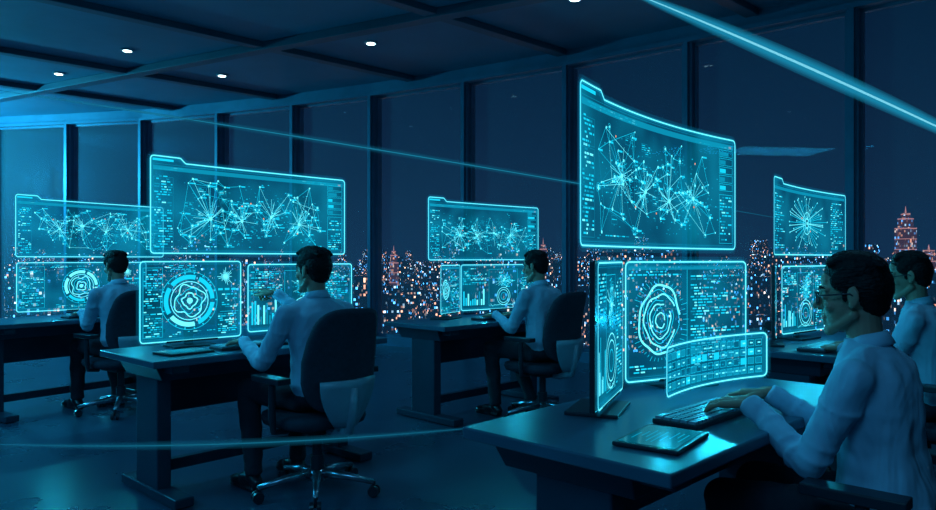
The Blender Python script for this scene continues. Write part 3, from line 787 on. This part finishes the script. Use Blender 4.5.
    for s, K, Ft in ((-1, knees[0], feet[0]), (1, knees[1], feet[1])):
        K = Vector(K); H = Vector((s*0.092, 0.0, 0.53)); A = Vector((Ft[0], Ft[1], 0.12))
        m1 = H.lerp(K, 0.5); mb.cap(H, 0.084, m1, 0.078); mb.cap(m1, 0.078, K, 0.062)
        m2 = K.lerp(A, 0.4); mb.cap(K, 0.062, m2, 0.060); mb.cap(m2, 0.060, A, 0.048)
        mb.tube([A+Vector((0, 0, 0.02)), A-Vector((0, 0, 0.035))], [0.050, 0.052], 18)
        shoes.cap((A.x, A.y-0.03, 0.045), 0.036, (A.x, A.y+0.01, 0.075), 0.04)
        shoes.ell((A.x, A.y+0.06, 0.045), (0.040, 0.09, 0.040)); shoes.ell((A.x+s*0.006, A.y+0.14, 0.034), (0.044, 0.065, 0.030))
        shoes.box((A.x+s*0.003, A.y+0.07, 0.010), (0.072, 0.23, 0.018))
    organic('trousers', mb, M['trouser'], e, 0.012*fine, 5, (0.08, 0.016))
    organic('shoes', shoes, M['shoe'], e, 0.007, 3)
    for w, d, pose, s, dr in hands:
        up = (0.2*s, -0.1, 1) if pose == 'point' else (0.12*s, 0.1, 1)
        hand('right_hand' if s > 0 else 'left_hand', w, d, up, (-1 if s > 0 else 1), pose, e, dr)
    nb = Vector((0, cy(1.07)+0.002, 1.06))
    hc = nb+Vector((0, 0.026+0.06*pitch, 0.118))
    HMx = Matrix.Translation(hc) @ Matrix.Rotation(yaw, 4, 'Z') @ Matrix.Rotation(-pitch, 4, 'X') @ Matrix.Scale(1.03, 4)
    mb = MB()
    mb.ell((0, -0.014, 0.030), (0.073, 0.094, 0.086))
    mb.ell((0, 0.022, -0.020), (0.058, 0.060, 0.078))
    mb.ell((0, 0.030, -0.066), (0.046, 0.046, 0.036))
    mb.cap((-0.010, 0.068, -0.098), 0.0145, (0.010, 0.068, -0.098), 0.0145)
    mb.ell((0, 0.060, 0.050), (0.045, 0.022, 0.030))
    for s in (-1, 1):
        mb.cap((s*0.054, -0.004, -0.052), 0.015, (s*0.020, 0.060, -0.096), 0.015)
        mb.ell((s*0.038, 0.054, -0.024), (0.020, 0.020, 0.020))
        mb.cap((s*0.012, 0.079, 0.022), 0.008, (s*0.044, 0.064, 0.024), 0.008)
        mb.ell((s*0.010, 0.088, -0.030), (0.0075, 0.009, 0.006))
        mb.ell((s*0.031, 0.0660, 0.004), (0.015, 0.0125, 0.010))
        er = Matrix.Rotation(s*0.35, 3, 'Z')
        mb.ell((s*0.076, -0.008, 0.002), (0.006, 0.018, 0.028), er); mb.ell((s*0.073, -0.004, -0.020), (0.007, 0.010, 0.013), er)
    mb.cap((0, 0.078, 0.014), 0.007, (0, 0.101, -0.024), 0.0088)
    mb.cap((0, 0.090, -0.008), 0.0065, (0, 0.0985, -0.026), 0.008)
    mb.cap((0, 0.076, -0.045), 0.010, (0, 0.074, -0.075), 0.010)
    mb.cap((-0.014, 0.077, -0.0535), 0.0055, (0.014, 0.077, -0.0535), 0.0055)
    mb.cap((-0.012, 0.076, -0.0655), 0.0062, (0.012, 0.076, -0.0655), 0.0062)
    inv = HMx.inverted()
    nbl = inv @ (nb+Vector((0, -0.006, -0.03)))
    mb.cap((0, -0.024, -0.045), 0.047, tuple(nbl), 0.049)
    organic('head', mb, M['skin'], e, 0.0036, 3, None, HMx)
    mb = MB()
    for s in (-1, 1):
        mb.ell((s*0.031, 0.0715, 0.0035), (0.0110, 0.0088, 0.0056), None, 0); mb.ell((s*0.030, 0.0768, 0.0035), (0.0046, 0.0040, 0.0046), None, 1)
    o = make('eyes', mb, [M['eye'], M['iris']], e, True); o.matrix_local = HMx
    mb = MB()
    for s in (-1, 1): mb.tube([(s*0.012, 0.0875, 0.027), (s*0.03, 0.0815, 0.033), (s*0.050, 0.066, 0.029)], [0.0028, 0.0040, 0.002], 8)
    o = make('eyebrows', mb, [M['hair']], e, True); o.matrix_local = HMx
    mb = MB(); mb.tube([(-0.016, 0.0795, -0.0595), (-0.007, 0.0835, -0.0565), (0, 0.0838, -0.0575), (0.007, 0.0835, -0.0565), (0.016, 0.0795, -0.0595)], [0.0008, 0.002, 0.0018, 0.002, 0.0008], 8)
    mb.tube([(-0.014, 0.079, -0.061), (0, 0.0838, -0.0640), (0.014, 0.079, -0.061)], [0.0008, 0.0026, 0.0008], 8)
    o = make('mouth', mb, [M['lip']], e, True); o.matrix_local = HMx
    mb = MB()
    mb.ell((0, -0.014, 0.076), (0.0765, 0.086, 0.052)); mb.ell((0, -0.040, 0.030), (0.0785, 0.071, 0.080)); mb.ell((0, -0.050, -0.018), (0.059, 0.048, 0.046))
    for s in (-1, 1):
        mb.ell((s*0.064, 0.010, 0.048), (0.013, 0.042, 0.036)); mb.ell((s*0.0685, 0.014, 0.012), (0.006, 0.010, 0.026))
    rs = random.Random(5+hairv)
    lift = 0.010 if hairv == 1 else 0.004
    for i in range(15):
        x0 = -0.056+i*0.008
        pts = []; rads = []
        for k in range(7):
            t = k/6; a = math.pi*(0.20+0.66*t)
            y = -0.012+0.086*math.cos(a); z = 0.066+(0.054+lift*(1-t))*math.sin(a)*math.sqrt(max(0.05, 1-(x0/0.082)**2))
            pts.append((x0+0.006*math.sin(t*4+i), y, z+rs.uniform(-0.001, 0.002))); rads.append((0.0095, 0.0125, 0.013, 0.0125, 0.0115, 0.010, 0.008)[k])
        mb.tube(pts, rads, 8)
    organic('hair', mb, M['hair'], e, 0.0042, 2, (0.010, 0.004), HMx)
    if glasses:
        mb = MB()
        for s in (-1, 1):
            pts = []
            for i in range(21):
                t = 2*math.pi*i/20; c, q = math.cos(t), math.sin(t)
                pts.append((s*0.033+0.024*math.copysign(abs(c)**0.6, c), 0.0945-0.006*abs(c), 0.001+0.0165*math.copysign(abs(q)**0.6, q)))
            mb.tube(pts, 0.0023, 8)
            mb.tube([(s*0.057, 0.090, 0.008), (s*0.072, 0.066, 0.009), (s*0.081, 0.0, 0.012), (s*0.080, -0.02, -0.004)], 0.0022, 8)
        mb.tube([(-0.009, 0.094, 0.006), (0, 0.098, 0.008), (0.009, 0.094, 0.006)], 0.0022, 8)
        o = make('glasses', mb, [M['plastic']], e, True); o.matrix_local = HMx
    return e

r_ = math.radians
A = (-0.80, 3.82); tA = r_(47)
desk(A, tA, -0.75, 0.72, 0.27, 0.95); chair(A, tA)
person(A, tA, (-0.24, 0.33, 0.805), (0.02, 0.43, 1.05), (-0.1, 1, -0.12), (-0.25, 1, 0.10), 'rest', 'point', 0.06, yaw=0.25, pitch=0.0,
       knees=((-0.17, 0.40, 0.525), (0.14, 0.42, 0.525)), feet=((-0.20, 0.30), (0.12, 0.36)))
keyboard(A, tA, -0.12, 0.47); tablet(A, tA, -0.50, 0.48, 0.1)
B = (-2.82, 5.85); tB = r_(55)
desk(B, tB, -0.85, 0.65, 0.27, 0.95); chair(B, tB)
person(B, tB, (-0.13, 0.36, 0.80), (0.12, 0.36, 0.80), lean=0.12, yaw=0.1, feet=((-0.15, 0.40), (0.13, 0.28)))
keyboard(B, tB, 0, 0.48)
C_ = (0.58, 5.6); tC = r_(46)
desk(C_, tC, -0.80, 0.70, 0.27, 0.95); chair(C_, tC)
person(C_, tC, (-0.15, 0.36, 0.80), (0.12, 0.36, 0.80), lean=0.10, yaw=0.25, feet=((-0.17, 0.34), (0.15, 0.24)))
keyboard(C_, tC, -0.02, 0.48)
D_ = (1.18, 2.06); tD = r_(48)
DD = (1.15, 2.0); tDD = r_(45.6)
desk(DD, tDD, -0.72, 0.78, 0.25, 0.93); chair(D_, tD)
person(D_, tD, (-0.15, 0.33, 0.845), (0.06, 0.34, 0.845), (0.02, 1, -0.1), (-0.05, 1, -0.1), lean=0.11, yaw=0.16, pitch=0.06, glasses=True, fine=0.7, hairv=1, sz=0.965)
keyboard(DD, tDD, -0.08, 0.475); tablet(DD, tDD, -0.46, 0.42, 0.15)
E_ = (2.30, 3.62); tE = r_(48)
desk(E_, r_(45), -0.30, 1.05, 0.27, 0.92); chair(E_, tE)
person(E_, tE, (-0.13, 0.36, 0.80), (0.12, 0.36, 0.80), lean=0.10, yaw=0.2, glasses=True, sz=0.98)
keyboard(E_, r_(45), 0, 0.48)

# ------------------------------------------------------------------ light streaks modelled as glowing tubes, nested halo tubes imitate bloom
def streak(pts, r, m1, m2, qs):
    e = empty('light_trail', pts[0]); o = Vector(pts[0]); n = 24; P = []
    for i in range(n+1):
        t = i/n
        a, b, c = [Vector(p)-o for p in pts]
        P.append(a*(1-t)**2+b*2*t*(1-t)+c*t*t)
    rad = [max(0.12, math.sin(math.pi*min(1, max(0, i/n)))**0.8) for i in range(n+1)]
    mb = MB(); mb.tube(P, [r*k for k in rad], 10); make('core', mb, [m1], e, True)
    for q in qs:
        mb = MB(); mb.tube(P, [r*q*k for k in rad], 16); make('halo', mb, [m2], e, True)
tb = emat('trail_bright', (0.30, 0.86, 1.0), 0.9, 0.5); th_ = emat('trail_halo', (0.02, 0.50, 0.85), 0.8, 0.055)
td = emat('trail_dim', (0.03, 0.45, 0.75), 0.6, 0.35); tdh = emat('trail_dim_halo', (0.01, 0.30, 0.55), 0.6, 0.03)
streak([(0.58, 3.05, 2.42), (1.2, 2.6, 1.97), (1.80, 2.25, 1.50)], 0.0042, tb, th_, (1.6, 2.2, 2.8, 3.5, 4.3, 5.2, 6.5, 8.0))
streak([(-4.9, 7.0, 2.93), (-1.6, 7.0, 2.45), (3.0, 7.0, 1.64)], 0.0045, td, tdh, (1.8, 2.8, 4, 5.5, 7.5))
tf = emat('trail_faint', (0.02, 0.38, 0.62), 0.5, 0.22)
streak([(-2.0, 3.0, 0.475), (-1.0, 3.0, 0.44), (0.1, 3.0, 0.55)], 0.0025, tf, tdh, (2, 3.5, 5.5, 8))

# ------------------------------------------------------------------ ambient fill lights added out of view, no fixtures
def area(name, loc, size, energy, col, rot=(0, 0, 0)):
    l = bpy.data.lights.new(name, 'AREA'); l.shape = 'RECTANGLE'; l.size, l.size_y = size; l.energy = energy; l.color = col
    o = bpy.data.objects.new(name, l); COL.objects.link(o); o.location = loc; o.rotation_euler = rot
area('ceiling_panel_lamp', (-1.5, -1.2, 3.7), (3.0, 1.2), 60, (0.08, 0.52, 1.0))
area('ceiling_panel_lamp', (-5.5, 2.5, 3.7), (1.2, 3.0), 125, (0.03, 0.56, 1.0))

w = bpy.data.worlds.new('night_sky'); scene.world = w; w.use_nodes = True
nt = w.node_tree; bg = nt.nodes['Background']
tc = nt.nodes.new('ShaderNodeTexCoord'); sp = nt.nodes.new('ShaderNodeSeparateXYZ'); nt.links.new(tc.outputs['Generated'], sp.inputs[0])
r = nt.nodes.new('ShaderNodeValToRGB'); nt.links.new(sp.outputs['Z'], r.inputs['Fac'])
r.color_ramp.elements[0].position = 0.0; r.color_ramp.elements[0].color = (0.0065, 0.021, 0.052, 1)
r.color_ramp.elements[1].position = 0.35; r.color_ramp.elements[1].color = (0.0012, 0.008, 0.023, 1)
nt.links.new(r.outputs[0], bg.inputs['Color']); bg.inputs['Strength'].default_value = 1.0

cam = bpy.data.cameras.new('camera'); co = bpy.data.objects.new('camera', cam); COL.objects.link(co)
co.location = (0, 0, 1.25); co.rotation_euler = (math.pi/2, 0, 0)
cam.sensor_width = 36; cam.lens = 36*720/936; cam.shift_y = 3/936; cam.clip_end = 6000; cam.clip_start = 0.05
scene.camera = co
